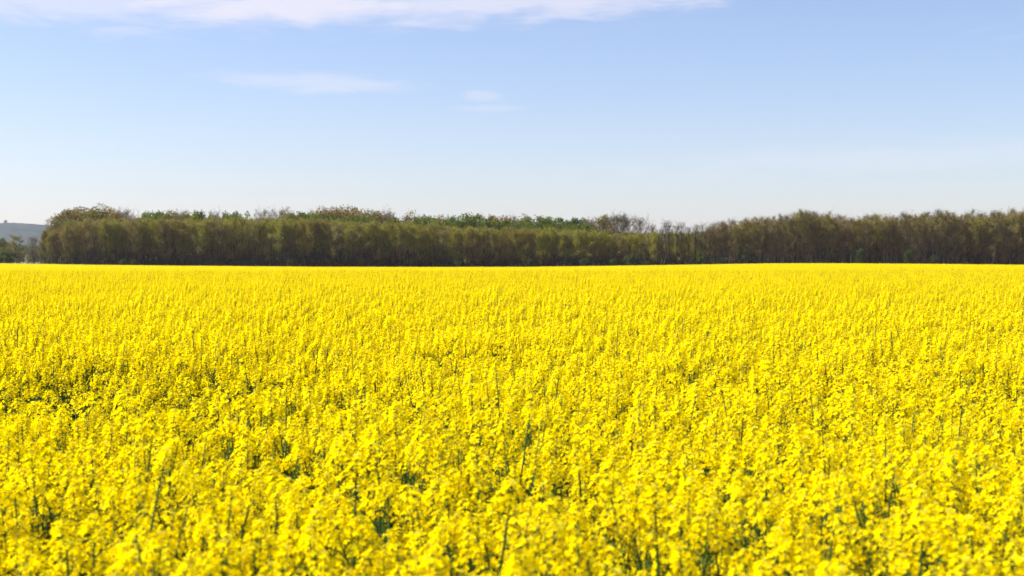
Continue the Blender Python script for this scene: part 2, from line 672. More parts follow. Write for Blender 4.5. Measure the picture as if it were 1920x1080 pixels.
def mid_tile(seed):
    r = random.Random(seed)
    mb = MB()
    for i in range(55):
        k = r.randrange(NV)
        h = 1.0 + r.gauss(0, .05) + (r.random() > .92) * r.uniform(.04, .12)
        mb.merge(MIDP[k], Matrix.Translation((r.uniform(-MT / 2, MT / 2), r.uniform(-MT / 2, MT / 2), 0)) @
                 Euler((r.gauss(0, .06), r.gauss(0, .06), r.uniform(0, 6.28))).to_matrix().to_4x4() @ Matrix.Diagonal((1.05, 1.05, h, 1)))
    return mb.mesh("rapeseed_patch", [M_PETAL, M_BUD, M_STEM, M_LEAF])


MIDP = [merged_mb(i, 2) for i in range(NV)]
for i in range(4):
    src("d_patch_%02d" % i, mid_tile(60 + i))

# ---- where the plants stand
HALF = 0.36
rs = np.random.RandomState(3)
NEAR_END = 42.0
sp_ = 0.162
pts = []
ya = 2.4
gy = np.arange(ya, NEAR_END, sp_)
for y in gy:
    half = HALF * y * 1.12 + 0.9
    k = np.arange(-half, half, sp_)
    pts.append(np.stack([k + rs.uniform(-.07, .07, len(k)), y + rs.uniform(-.07, .07, len(k))], 1))
P = np.concatenate(pts)


GAPS = []
for px_, py_, w_, h_ in ((40, 748, 75, 26), (200, 752, 45, 17), (300, 775, 40, 14), (430, 750, 50, 15), (600, 747, 42, 16), (480, 797, 22, 12),
                         (140, 872, 36, 16), (710, 792, 25, 14), (968, 828, 26, 16), (1062, 795, 22, 12), (1238, 794, 18, 14),
                         (1185, 1000, 16, 16), (1545, 765, 30, 12), (355, 800, 28, 12), (1760, 872, 20, 12), (880, 742, 22, 9), (1390, 985, 18, 14)):
    yy = 0.86 * FPX / (py_ - 490)
    GAPS.append(((px_ - 960) / FPX * yy, yy, w_ / FPX * yy, max(0.22, 1.9 * yy * h_ / (py_ - 490)), 1.0))


def canopy(x, y):
    """relative plant height: broad waves, clumps, and the thin low strip on the left"""
    h = 1.0 + 0.12 * (vnoise(x / 1.6 + 7, y / 1.6, 21) - .5) + 0.15 * (vnoise(x / .45, y / .45, 22) - .5)
    strip = np.exp(-((y - 9.9 - 0.08 * (x + 1.5)) / 1.0) ** 2) * smooth((0.0 - x) / 2.0)
    strip *= smooth((vnoise(x / .42 + 3, y / .6, 23) - .25) / .45)
    spots = smooth((vnoise(x / .38 + 9, y / .5 + 4, 24) - .78) / .15) * (y < 15) * .7
    strip = strip + spots
    for gx, gy_, rx, ry, w in GAPS:
        r2 = ((x - gx) / rx) ** 2 + ((y - gy_) / ry) ** 2
        strip = strip + w * np.exp(-r2 * r2)
    strip = np.clip(strip, 0, 1)
    return h - 0.30 * strip, strip


hh, strip = canopy(P[:, 0], P[:, 1])
keep = rs.rand(len(P)) > 0.90 * strip
P, hh, strip = P[keep], hh[keep], strip[keep]
hh = hh + rs.randn(len(P)) * 0.035 + (rs.rand(len(P)) > .92) * rs.uniform(.05, .15, len(P)) * (1 - strip)
rot = rs.uniform(0, 2 * math.pi, len(P))
var = rs.randint(0, NV, len(P))
gz = ground_z(P[:, 0], P[:, 1])
wid = rs.uniform(0.92, 1.15, len(P))
lean = rs.randn(len(P), 2) * 0.06

# the 300 nearest plants whose heads fall inside the picture stand as things of their own
inview = (np.abs(P[:, 0]) < HALF * P[:, 1] + 0.10) & (P[:, 1] > 3.3) & ((EYE - TOP * hh - 0.06) / P[:, 1] < 0.235)
idx = np.where(inview)[0]
idx = idx[np.argsort(np.hypot(P[idx, 0], P[idx, 1]))][:300]
single = np.zeros(len(P), bool)
single[idx] = True


def make_plant(i):
    root = bpy.data.objects.new("rapeseed_plant", None)
    root.empty_display_size = 0.1
    COL.objects.link(root)
    v = var[i]
    s = SPECS[v]
    r = random.Random(7000 + int(i))
    root.location = (P[i, 0], P[i, 1], float(gz[i]))
    root.rotation_euler = (float(lean[i, 0]), float(lean[i, 1]), float(rot[i]))
    root.scale = (float(wid[i]), float(wid[i]), float(hh[i]))
    link("stem", STEM_ME[v], root)
    for pos, d, sc in s['rac']:
        link("flower_head", RAC_ME[r.randrange(len(RAC_ME))], root, frame_m(pos, d, r.uniform(0, 6.28), sc))
    for pos, th, k, sc in s['lvs'][:2]:
        link("leaf", LEAF_ME[k], root, Matrix.Translation(pos) @ Matrix.Rotation(th, 4, 'Z') @ Matrix.Scale(sc, 4))
    return root


for i in idx:
    x, y = P[i]
    o = make_plant(i)
    tall = hh[i] > 1.07
    row = "very front edge" if y < 4.3 else ("second blurred strip" if y < 4.8 else "first sharp rows")
    u = x / (HALF * y)
    col = ["lower left corner", "left of the lower middle", "bottom middle", "right of the lower middle", "lower right corner"][
        int(min(4, max(0, (u + 1) / 2 * 5)))]
    look = "tall rapeseed plant rising above its neighbours" if tall else "yellow rapeseed plant in bloom"
    tag(o, f"{look}, {row}, {col}", "rapeseed plant", f"{'tall ' if tall else ''}rapeseed plants, {row}, {col}")

# tiles further out
tp = []
MID_END = 120.0
y = NEAR_END + MT / 2 - .15
while y < MID_END:
    half = HALF * y * 1.12 + 6
    k = np.arange(-half, half, MT) + rs.uniform(0, MT)
    tp.append(np.stack([k, np.full(len(k), y)], 1))
    y += MT
n_mid = sum(len(q) for q in tp)
y += TILE / 2 - MT / 2 - .1
while y < EDGE:
    half = HALF * y * 1.12 + 6
    k = np.arange(-half, half, TILE * 0.97) + rs.uniform(0, TILE)
    tp.append(np.stack([k, np.full(len(k), y)], 1))
    y += TILE * 0.97
T_ = np.concatenate(tp)

rest = ~single
n1, n2 = int(rest.sum()), len(T_)
pos = np.zeros((n1 + n2, 3))
pos[:n1, :2] = P[rest]
pos[:n1, 2] = gz[rest]
pos[n1:, :2] = T_
pos[n1:, 2] = ground_z(T_[:, 0], T_[:, 1])
rv = np.zeros((n1 + n2, 3))
rv[:n1, 0:2] = lean[rest]
rv[:n1, 2] = rot[rest]
rv[n1:, 2] = rs.randint(0, 4, n2) * math.pi / 2
sv = np.ones((n1 + n2, 3))
sv[:n1, 0] = sv[:n1, 1] = wid[rest]
sv[:n1, 2] = hh[rest]
sv[n1:, 2] = 1 + 0.05 * (vnoise(T_[:, 0] / 9, T_[:, 1] / 9, 31) - .5) + rs.randn(n2) * .012
iv = np.zeros(n1 + n2, int)
iv[:n1] = var[rest]
iv[n1:] = NV + rs.randint(0, NT, n2)
iv[n1:n1 + n_mid] = NV + NT + rs.randint(0, 4, n_mid)


def scatter(name, pos, rv, sv, iv, collection):
    me = bpy.data.meshes.new(name)
    me.from_pydata(pos.tolist(), [], [])
    for nm, tp, data in (("rot", 'FLOAT_VECTOR', rv), ("scl", 'FLOAT_VECTOR', sv)):
        a = me.attributes.new(nm, tp, 'POINT')
        a.data.foreach_set("vector", np.ascontiguousarray(data, dtype=np.float32).ravel())
    a = me.attributes.new("pick", 'INT', 'POINT')
    a.data.foreach_set("value", np.ascontiguousarray(iv, dtype=np.int32))
    o = link(name, me)
    ng = bpy.data.node_groups.new(name, 'GeometryNodeTree')
    ng.interface.new_socket("Geometry", in_out='INPUT', socket_type='NodeSocketGeometry')
    ng.interface.new_socket("Geometry", in_out='OUTPUT', socket_type='NodeSocketGeometry')
    n = ng.nodes
    gi, go = n.new("NodeGroupInput"), n.new("NodeGroupOutput")
    iop = n.new("GeometryNodeInstanceOnPoints")
    ci = n.new("GeometryNodeCollectionInfo")
    ci.inputs[0].default_value = collection
    ci.inputs[1].default_value = True
    ci.inputs[2].default_value = True

    def attr(nm, dt):
        a = n.new("GeometryNodeInputNamedAttribute")
        a.data_type = dt
        a.inputs[0].default_value = nm
        return a.outputs[0]
    e2r = n.new("FunctionNodeEulerToRotation")
    ng.links.new(attr("rot", 'FLOAT_VECTOR'), e2r.inputs[0])
    ng.links.new(gi.outputs[0], iop.inputs['Points'])
    ng.links.new(ci.outputs[0], iop.inputs['Instance'])
    iop.inputs['Pick Instance'].default_value = True
    ng.links.new(attr("pick", 'INT'), iop.inputs['Instance Index'])
    ng.links.new(e2r.outputs[0], iop.inputs['Rotation'])
    ng.links.new(attr("scl", 'FLOAT_VECTOR'), iop.inputs['Scale'])
    ng.links.new(iop.outputs[0], go.inputs[0])
    md = o.modifiers.new("scatter", 'NODES')
    md.node_group = ng
    return o


field = scatter("rapeseed_field", pos, rv, sv, iv, SRC)
tag(field, "sea of yellow flowering rapeseed stretching back to the dark wood", kind="stuff")
print("plants", len(P), "tiles", n2)


# ------------------------------------------------------------------ trees
def limb_path(p0, d, length, r, n=4, up=0.25, wob=0.12):
    pts = [Vector(p0)]
    d = Vector(d).normalized()
    for i in range(n):
        d = (d + Vector((r.gauss(0, wob), r.gauss(0, wob), r.gauss(0, wob) + up / n))).normalized()
        pts.append(pts[-1] + d * length / n)
    return pts


def sliver(mb, p, d, length, w, tint, slot):
    d = Vector(d).normalized()
    s = d.orthogonal().normalized() * w
    mb.add([p - s, p + s, p + d * length], [(0, 1, 2)], tint, slot)


def quad(mb, p, r, s, tint, slot):
    a = Vector((r.gauss(0, 1), r.gauss(0, 1), r.gauss(0, 1))).normalized()
    b = a.orthogonal().normalized()
    b.rotate(Matrix.Rotation(r.uniform(0, 3.14), 3, a))
    c = a.cross(b)
    mb.add([p + b * s, p + c * s * .7, p - b * s, p - c * s * .7], [(0, 1, 2, 3)], tint, slot)


def finish(tk, cr, H, barkm, mats):
    z = float(np.percentile(np.array([p[2] for p in cr.v]), 99.3))
    for mb in (tk, cr):
        mb.v = [(p[0], p[1], p[2] * H / z) for p in mb.v]
    return tk.mesh("trunk", [barkm]), cr.mesh("crown", mats)


def make_tree(seed, H, base, spread, leafm, twigm, barkm, nleaf, ntwig, stems=1, tr=0.11, lsize=.10, round_=False, upness=.9):
    """trunk mesh (trunk and limbs) and crown mesh (twigs, young leaves). H metres tall, crown from base*H"""
    r = random.Random(seed)
    tk, cr = MB(), MB()
    tips = []
    for s in range(stems):
        off = Vector((r.gauss(0, .3), r.gauss(0, .3), 0)) if stems > 1 else Vector((0, 0, 0))
        top = H * (r.uniform(.85, .97) if s else .95) * (0.8 if round_ else 1)
        pts = [off]
        ln = Vector((r.gauss(0, .05), r.gauss(0, .05), 0))
        n = 7
        for i in range(1, n + 1):
            pts.append(off + Vector((r.gauss(0, .09), r.gauss(0, .09), top * i / n)) + ln * top * (i / n))
        t_r = tr * r.uniform(.75, 1.1)
        tk.tube([tuple(p) for p in pts], [t_r * (1 - .85 * i / n) for i in range(n + 1)], 5)

        def axis(t):
            f = t * n
            i = min(n - 1, int(f))
            return pts[i].lerp(pts[i + 1], f - i)
        nl = int((26 if round_ else 20) / stems * 1.3)
        for k in range(nl):
            t = base * .95 + (1 - base) * (k + r.random()) / nl
            t = min(.98, t)
            th = k * 2.4 + r.uniform(-.4, .4)
            if round_:
                prof_ = math.sqrt(max(.05, 1 - ((t - base) / (1 - base) * 1.5 - .55) ** 2))
                Lb = spread * prof_ * r.uniform(.8, 1.1)
            else:
                prof_ = math.sin(math.pi * min(1, (t - base) / (1 - base) * .72 + .22))
                Lb = spread * (0.35 + .75 * prof_) * r.uniform(.7, 1.15)
            d = Vector((math.cos(th), math.sin(th), upness * r.uniform(.5, 1.3) + .6 * t))
            lp = limb_path(axis(t), d, Lb, r, 4, .35)
            rb = t_r * .33 * (1.15 - t)
            tk.tube([tuple(p) for p in lp], [rb + .012, rb * .8 + .01, rb * .6 + .008, .012, .008], 3)
            for j in range(3):
                q = lp[1 + j].lerp(lp[2 + j], r.random())
                d2 = (lp[2 + j] - lp[1 + j]).normalized() + Vector((r.gauss(0, .6), r.gauss(0, .6), r.gauss(.35, .35)))
                sp2 = limb_path(q, d2, Lb * r.uniform(.25, .5), r, 2, .3)
                tk.tube([tuple(p) for p in sp2], [.016, .011, .006], 3)
                tips.append(sp2)
            tips.append(lp[2:])
            tips.append(lp[2:])
        tips.append(pts[-2:])
    for i in range(ntwig):
        tp = tips[r.randrange(len(tips))]
        k = r.randrange(len(tp) - 1)
        q = tp[k].lerp(tp[k + 1], r.random())
        q = q + Vector((r.gauss(0, .12), r.gauss(0, .12), r.gauss(0, .1)))
        sliver(cr, q, Vector((r.gauss(0, .7), r.gauss(0, .7), r.gauss(.55, .5))), r.uniform(.35, .8), r.uniform(.010, .018), r.random(), 1)
    for i in range(nleaf):
        tp = tips[r.randrange(len(tips))]
        k = r.randrange(len(tp) - 1)
        q = tp[k].lerp(tp[k + 1], r.random()) + Vector((r.gauss(0, .38), r.gauss(0, .38), r.gauss(.08, .32)))
        if not round_ and r.random() > ((q.z / H - base) / (1 - base)) * 1.5 - .05:
            continue
        quad(cr, q, r, lsize * r.uniform(.6, 1.3), r.random(), 0)
    return finish(tk, cr, H, barkm, [leafm, twigm])


def make_round(seed, H, W_, leafm, barkm, nclump, per, lsize=.20, base=.18):
    """leafy tree: limbs reaching to clumps of leaves set on a lumpy dome"""
    r = random.Random(seed)
    tk, cr = MB(), MB()
    tk.tube([(0, 0, 0), (.1, 0, H * .25), (0, .1, H * .5), (.1, .1, H * .72)], [.28, .24, .16, .06], 7)
    for k in range(nclump):
        u = r.uniform(-.35, 1)
        th = k * 2.4 + r.uniform(-.3, .3)
        q = math.sqrt(max(0, 1 - u * u))
        f = r.uniform(.72, 1.0)
        c = Vector((math.cos(th) * q * W_ * .5 * f, math.sin(th) * q * W_ * .5 * f, H * (base + (1 - base) * (.45 + .5 * math.copysign(abs(u) ** .62, u) * f))))
        cs = r.uniform(.09, .16) * W_
        tk.tube([(0, 0, H * r.uniform(.25, .55)), tuple(c * .55 + Vector((0, 0, H * .22))), tuple(c)], [.09, .06, .02], 3)
        tn = r.random()
        for i in range(per):
            g = Vector((r.gauss(0, 1), r.gauss(0, 1), r.gauss(0, .75)))
            g = g.normalized() * cs * r.uniform(.45, 1.05)
            quad(cr, c + g, r, lsize * r.uniform(.6, 1.2), min(1, max(0, tn + r.gauss(0, .2))), 0)
    return finish(tk, cr, H, barkm, [leafm])


KIND = {}
H0 = 10.0
KIND['olive'] = [make_tree(10 + i, H0, (.16, .24, .32, .2, .28, .36)[i], 1.6, M_OLIVE, M_TWIG, M_BARK, 5600, 1800, stems=3, tr=.10, lsize=.075) for i in range(6)]
KIND['oliveb'] = [make_tree(20 + i, H0, (.14, .22, .3, .18)[i], 2.0, M_OLIVE, M_TWIG, M_BARK, 2400, 2600, stems=3, tr=.09, lsize=.07) for i in range(4)]
KIND['brown'] = [make_tree(30 + i, H0, (.2, .28, .36, .24, .32, .4)[i], 1.35, M_OLIVE, M_TWIG, M_BARKP, 800, 2300, stems=3, tr=.09, lsize=.065) for i in range(6)]
KIND['bare'] = [make_tree(50 + i, H0, .55, 1.7, M_TWIGG, M_TWIGG, M_BARK, 90, 420, stems=1, tr=.17, lsize=.07, upness=1.3) for i in range(4)]
KIND['greybig'] = [make_tree(60 + i, H0, .30, 3.2, M_BRONZE, M_TWIGG, M_BARK, 500, 2400, stems=1, tr=.17, round_=True, lsize=.10, upness=.7) for i in range(4)]
KIND['bronze'] = [make_round(70 + i, H0, 7.2, M_BRONZE, M_BARK, 60, 75, .15) for i in range(4)]
KIND['green'] = [make_round(80 + i, H0, 6.8, M_GREEN, M_BARK, 70, 80, .18) for i in range(4)]
KIND['shrub'] = [make_tree(95 + i, H0, .03, 3.4, M_SHRUB, M_TWIG, M_BARK, 2600, 500, stems=3, tr=.1, round_=True, lsize=.22) for i in range(3)]
KIND['bright'] = [make_round(90 + i, H0, 6.0, M_BRIGHT, M_BARK, 30, 80, .17) for i in range(2)]

r_ = random.Random(99)


def put_tree(name, kind, px, top, D, label, group=None, wide=1.0, v=None, cat="tree"):
    lib = KIND[kind]
    tm, cm = lib[r_.randrange(len(lib)) if v is None else v]
    x = pxx(px, D)
    z0 = float(ground_z(x, D))
    h = pxz(top, D) - z0
    root = bpy.data.objects.new(name, None)
    COL.objects.link(root)
    root.location = (x, D, z0)
    root.rotation_euler = (0, 0, r_.uniform(0, 6.28))
    s = h / H0
    w = s * wide * r_.uniform(.92, 1.08)
    root.scale = (w, w, s)
    tk = link("trunk", tm, root)
    cr = link("crown", cm, root)
    tag(root, label, cat, group)
    return root


FT = [(30, 470), (60, 456), (82, 440), (100, 428), (130, 413), (200, 409), (450, 408), (600, 410), (740, 416), (860, 422), (960, 424), (1100, 430),
      (1180, 434), (1250, 434), (1320, 428)]
RT = [(1310, 430), (1345, 418), (1400, 411), (1440, 405), (1460, 403), (1480, 404), (1500, 396), (1540, 397), (1570, 403), (1600, 408), (1640, 403),
      (1680, 405), (1730, 397), (1780, 396), (1830, 400), (1860, 398), (1900, 394), (1960, 396)]
fx, fy = zip(*FT)
qx, qy = zip(*RT)
# skyline trees behind the front rows: (px, top, kind, wide, label)
BACK = [
    (118, 402, 'bronze', .95, "bronze round crown at the very left end of the wood"),
    (138, 394, 'bronze', 1.0, "tall bronze tree second from the wood's left end"),
    (162, 390, 'bronze', 1.1, "broad golden bronze tree on the left end's hump"),
    (186, 388, 'bronze', 1.1, "highest brown bronze tree on the left end's hump"),
    (208, 393, 'bronze', .9, "brown bronze tree sloping down beside the grey bare one"),
    (234, 390, 'greybig', 1.0, "grey bare tree right of the bronze hump"),
    (252, 402, 'greybig', .8, "small grey twiggy tree left of the first bright green crown"),
    (281, 397, 'bright', .62, "small bright green treetop, first green one from the left"),
    (300, 399, 'green', .9, "green crown right beside the small bright green treetop"),
    (322, 397, 'bronze', .75, "olive bronze treetop behind the front row, left of centre"),
    (336, 394, 'greybig', .8, "grey twiggy treetop above a green crown, left part of the wood"),
    (352, 398, 'bronze', .7, "bronze treetop between grey and green crowns, left part"),
    (376, 398, 'green', .8, "green treetop left of the grey-olive crown"),
    (404, 395, 'greybig', .9, "grey-olive twiggy crown in the left part's skyline"),
    (432, 400, 'green', .85, "dark green low treetop left of the paired grey crowns"),
    (456, 400, 'bright', .8, "fresh green low treetop just left of the paired grey crowns"),
    (490, 390, 'greybig', .95, "left one of two paired grey twiggy crowns"),
    (520, 390, 'greybig', .95, "right one of two paired grey twiggy crowns"),
    (542, 395, 'bronze', .95, "bronze dome just right of the paired grey crowns"),
    (572, 401, 'green', 1.0, "dark green crown in the dip between two bronze domes"),
    (586, 398, 'bronze', .6, "small bronze treetop left of the highest bronze ridge"),
    (606, 391, 'bronze', 1.0, "first crown of the highest bronze ridge"),
    (628, 391, 'bronze', 1.0, "middle crown of the highest bronze ridge"),
    (648, 389, 'bronze', 1.0, "third and highest crown of the bronze ridge"),
    (672, 398, 'bronze', .9, "lower bronze crown right of the bronze ridge"),
    (697, 396, 'bronze', 1.0, "bronze crown left of the lone feathery grey treetop"),
    (716, 400, 'bronze', .8, "small bronze crown under the lone feathery grey treetop"),
    (728, 391, 'greybig', .7, "lone feathery grey treetop standing clear of the skyline"),
    (757, 401, 'bare', 1.1, "thin bare treetop in the dip before a bronze knob"),
    (777, 400, 'bronze', 1.0, "bronze knob in the skyline left of the centre"),
    (801, 407, 'green', .9, "dark green crown right of the bronze knob"),
    (826, 406, 'bronze', .8, "olive bronze crown over dark green, near the centre"),
    (850, 407, 'green', .8, "green crown left of the brightest central green dome"),
    (884, 403, 'green', 1.1, "rounded green dome near the centre of the skyline"),
    (903, 402, 'greybig', .6, "small grey feathery top right of the central green dome"),
    (920, 407, 'green', .8, "dark green crown between grey top and bronze crown"),
    (937, 406, 'bronze', .85, "bronze crown right of the picture's centre dip"),
    (960, 404, 'greybig', .75, "grey brown twiggy crown at the very centre"),
    (980, 406, 'bronze', .85, "bronze crown left of the long dark green crowns"),
    (1001, 408, 'green', 1.1, "first of the long row of dark green crowns"),
    (1022, 409, 'green', 1.1, "second of the long row of dark green crowns"),
    (1044, 411, 'green', 1.1, "third of the long row of dark green crowns"),
    (1064, 417, 'green', .8, "low dark green crown in the notch between green domes"),
    (1082, 411, 'green', 1.1, "last green dome left of the big grey crowns"),
    (1102, 420, 'green', .9, "low dark green crown at the foot of the big grey crowns"),
    (1106, 408, 'greybig', .8, "leftmost brown-grey crown of the big twiggy group"),
    (1128, 405, 'bronze', .9, "bronze olive crown within the big twiggy group"),
    (1144, 403, 'greybig', 1.0, "grey crown left of the highest twiggy dome"),
    (1160, 400, 'greybig', 1.15, "highest twiggy dome of the big grey group"),
    (1180, 403, 'greybig', 1.0, "airy bare crown right of the highest twiggy dome"),
    (1203, 406, 'greybig', 1.1, "last big grey crown before the gap of sky"),
    (1222, 420, 'greybig', .6, "small bare crown sloping into the gap of sky"),
]
for i, (px, top, kind, wide, lab) in enumerate(BACK):
    if not lab:
        continue
    nm = {'bronze': 'bronze_tree', 'green': 'green_tree', 'bright': 'green_tree', 'greybig': 'twiggy_tree', 'bare': 'bare_tree'}[kind]
    put_tree(nm, kind, px, top, 366 + (i % 3) * 4, lab, wide=wide * .88)

SHORT = {118: "the wood's bronze left end", 138: "the second bronze crown", 162: "the broad golden crown", 186: "the hump's highest crown",
         208: "the hump's right slope", 234: "the grey bare tree", 252: "the small grey twiggy top", 281: "the small bright green top",
         300: "the green crown beside it", 322: "the olive bronze top", 336: "the first grey twiggy top", 352: "the bronze top at left",
         376: "the green top at left", 404: "the grey-olive crown", 432: "the dark green low top", 456: "the fresh green low top",
         490: "the left paired grey crown", 520: "the right paired grey crown", 542: "the bronze dome", 572: "the green dip",
         586: "the small bronze top", 606: "the bronze ridge's first crown", 628: "the bronze ridge's middle", 648: "the bronze ridge's highest crown",
         672: "the ridge's lower right crown", 697: "the crown before the feathery top", 716: "the small crown by the feathery top",
         728: "the lone feathery grey top", 757: "the thin bare top", 777: "the bronze knob", 801: "the green crown past the knob",
         826: "the olive bronze top", 850: "the green crown before the dome", 884: "the central green dome", 903: "the small grey feather",
         920: "the green crown past the feather", 937: "the bronze crown near the centre", 960: "the centre's twiggy crown",
         980: "the bronze crown past the centre", 1001: "the first long-row green crown", 1022: "the second long-row green crown",
         1044: "the third long-row green crown", 1064: "the notch between green domes", 1082: "the last green dome",
         1102: "the low green crown", 1106: "the leftmost big twiggy crown", 1128: "the bronze olive crown", 1144: "the grey crown before the highest",
         1160: "the highest twiggy dome", 1180: "the airy bare crown", 1203: "the last big grey crown", 1222: "the sloping small bare crown",
         1239: "the gap's left side", 1256: "the tall bare pair", 1279: "the gap's straight-trunked tree", 1300: "the gap's right side"}
ORD = ["first", "second", "third", "fourth", "fifth", "sixth", "seventh", "eighth", "ninth", "tenth", "eleventh", "twelfth"]


def place_row(items, rowname, labeller):
    for it in items:
        px, top, D, kind, nm = it
        lab, grp = labeller(it)
        put_tree(nm, kind, px, top, D, lab, grp)


LOOK = {'olive': "tree with olive green crown", 'oliveb': "brown tree with olive buds", 'brown': "brown leafless tree with pale trunk"}
skeys = np.array(sorted(SHORT))
for row, (D, dy, step) in enumerate(((347, 2, 14.0), (353, -1, 15.0))):
    rn = ("nearest row", "second row")[row]
    items, px = [], 90 + row * 7
    while px < 1318:
        q = px + r_.uniform(-4, 4)
        if row == 0 and 1228 < q:
            px += step * 1.3
        items.append([q, float(np.interp(q, fx, fy)) + dy + r_.gauss(3, 2.2), D + r_.uniform(-1.5, 1.5), 'olive' if r_.random() < .72 else 'oliveb'])
        px += step
    owner = [int(skeys[np.argmin(abs(skeys - it[0]))]) for it in items]
    for n_, it in enumerate(items):
        same = [m_ for m_ in range(len(items)) if owner[m_] == owner[n_]]
        side = "" if len(same) == 1 else ("left one, " if n_ == same[0] else ("right one, " if n_ == same[-1] else "middle one, "))
        put_tree("budding_tree", it[3], it[0], it[1], it[2], f"{LOOK[it[3]]}, {rn}, {side}below {SHORT[owner[n_]]}", "budding trees of the %s" % rn)
MARK = [(1318, "the sky gap"), (1399, "the narrow green bush"), (1500, "the skyline's round hump"), (1610, "the round green bush"),
        (1702, "the taller green bush"), (1750, "the narrow light bush"), (1815, "the low bush"), (1870, "the lowest bush"), (2000, "")]
for row, (D, dy, step) in enumerate(((345, 3, 12.5), (350, -1, 13.5))):
    rn = ("nearest row", "second row")[row]
    px, cnt = 1322 + row * 6, {}
    while px < 1945:
        q = px + r_.uniform(-3.5, 3.5)
        mk = [m_ for m_ in MARK if m_[0] <= max(q, 1318.5)][-1]
        cnt[mk[0]] = cnt.get(mk[0], 0) + 1
        g_ = .4 if q < 1440 or q > 1800 else .15
        kind = 'oliveb' if r_.random() < g_ else 'brown'
        top = float(np.interp(q, qx, qy)) + dy + r_.gauss(1, 3.0)
        put_tree("slender_tree", kind, q, top, D + r_.uniform(-1.5, 1.5),
                 f"{LOOK[kind]}, {rn}, {ORD[cnt[mk[0]] - 1]} right of {mk[1]}", "slender trees of the right-hand wood, %s" % rn)
        px += step

px, cnt = 1336.0, {}
while px < 1925:
    q = px + r_.uniform(-4, 4)
    mk = [m_ for m_ in MARK if m_[0] <= q][-1]
    cnt[mk[0]] = cnt.get(mk[0], 0) + 1
    put_tree("bare_tree", 'bare', q, float(np.interp(q, qx, qy)) - 2.5 + r_.gauss(0, 2.5), 356 + r_.uniform(-1, 1),
             f"bare grey treetop behind the second row, {ORD[cnt[mk[0]] - 1]} right of {mk[1]}", "bare treetops of the right-hand wood", wide=1.3)
    px += 14
for px in list(range(556, 700, 19)) + [745] + list(range(792, 1100, 17)):
    own = SHORT[int(skeys[np.argmin(abs(skeys - px))])]
    put_tree("green_tree", 'green', px, float(np.interp(px, fx, fy)) - 3 - r_.random() * 5, 361 + r_.random() * 2,
             "low fresh green crown filling in below " + own, "low green crowns under the skyline", wide=.85)

# tall bare ones in front of the gap
for px, top, lab in ((1239, 421, "short bare tree at the left side of the sky gap"), (1247, 411, "tallest bare tree left of the gap's middle"),
                     (1256, 412, "bare tree leaning beside the tallest one"), (1270, 419, "thin bare tree in the middle of the sky gap"),
                     (1279, 413, "tall bare tree with dark straight trunk in the gap"), (1293, 423, "short thin bare tree right in the gap"),
                     (1301, 418, "bare tree with dark trunk at the right of the gap"), (1311, 416, "bare tree where the right-hand wood begins"),
                     (1325, 416, "bare tree in front of the right-hand wood's shoulder")):
    put_tree("bare_tree", 'bare', px, top, 344, lab, wide=1.25)

# left end: scattered trees, bushes and a conifer
put_tree("small_tree", 'oliveb', 36, 440, 346, "small thin tree standing left of the wood, first of two", wide=1.5)
put_tree("small_tree", 'greybig', 62, 442, 346, "small bare tree standing between the first thin tree and the wood", wide=.75)
put_tree("small_tree", 'oliveb', 84, 432, 350, "leaning olive tree at the wood's left corner", wide=.8)
put_tree("small_tree", 'oliveb', 76, 450, 349, "short brown tree just left of the wood's corner", wide=.8)
put_tree("small_tree", 'oliveb', 18, 452, 362, "pale brown rounded tree behind the green bush at the left edge", wide=1.2)
put_tree("bush", 'bright', 3, 465, 346, "bright green bush cut by the left edge of the photo", wide=1.0, cat="bush")
put_tree("bush", 'green', 20, 469, 347, "dark green bush right of the bright one at the left edge", wide=1.0, cat="bush")
put_tree("conifer", 'green', 1, 447, 520, "dark bluish tree far off at the left edge", wide=.7)
for px, top, D, w_, k, lab in ((1182, 476, 343.5, 1.3, 'shrub', "bright green bush at the wood's foot below the big grey crowns"),
                            (1150, 485, 344, 1.4, 'shrub', "low dark green bush left of the bright green bush"),
                            (1212, 489, 343.6, 1.6, 'shrub', "low wide green bush right of the bright green bush"),
                            (1313, 472, 343, .75, 'bright', "light green sapling where the right-hand wood begins"),
                            (1399, 470, 342.5, .6, 'shrub', "narrow green bush left of the field's crest"),
                            (1610, 467, 342, .95, 'shrub', "round green bush in front of the right-hand wood"),
                            (1702, 468, 342, .85, 'shrub', "taller green bush in front of the right-hand wood"),
                            (1750, 478, 342, .6, 'shrub', "narrow light green bush right of the two round ones"),
                            (1815, 492, 342, 1.8, 'shrub', "low green bush near the right end of the wood"),
                            (1870, 497, 342, 1.8, 'shrub', "lowest green bush near the picture's right edge"),
                            (230, 486, 344, 1.9, 'shrub', "low green bush at the foot of the wood's left part"),
                            (250, 488, 344, 1.7, 'shrub', "low green bush beside the first low one at left"),
                            (545, 487, 344, 1.7, 'shrub', "low green bush at the foot of the wood under the bronze domes"),
                            (860, 480, 344, 1.0, 'shrub', "dark green bush at the foot of the wood left of centre"),
                            (990, 485, 344, 1.5, 'shrub', "low dark bush at the foot of the wood right of centre"),
                            (1095, 485, 344, 1.3, 'shrub', "low green bush below the last green dome")):
    put_tree("bush", k, px, top, D, lab, wide=w_, cat="bush")

# wood interior: one mass of trees behind the rows that can be told apart
WS = bpy.data.collections.new("wood sources")
for kk in ('oliveb', 'brown', 'bronze', 'green'):
    for j, (tm, cm) in enumerate(KIND[kk][:3]):
        me = MB()
        for q in (tm, cm):
            pass
        a = bpy.data.objects.new("w_%s_%d_a" % (kk, j), tm)
        b = bpy.data.objects.new("w_%s_%d_b" % (kk, j), cm)
        WS.objects.link(a)
        WS.objects.link(b)
names = sorted(o.name for o in WS.objects)
wp, wr, wsc, wi = [], [], [], []
rs = np.random.RandomState(8)


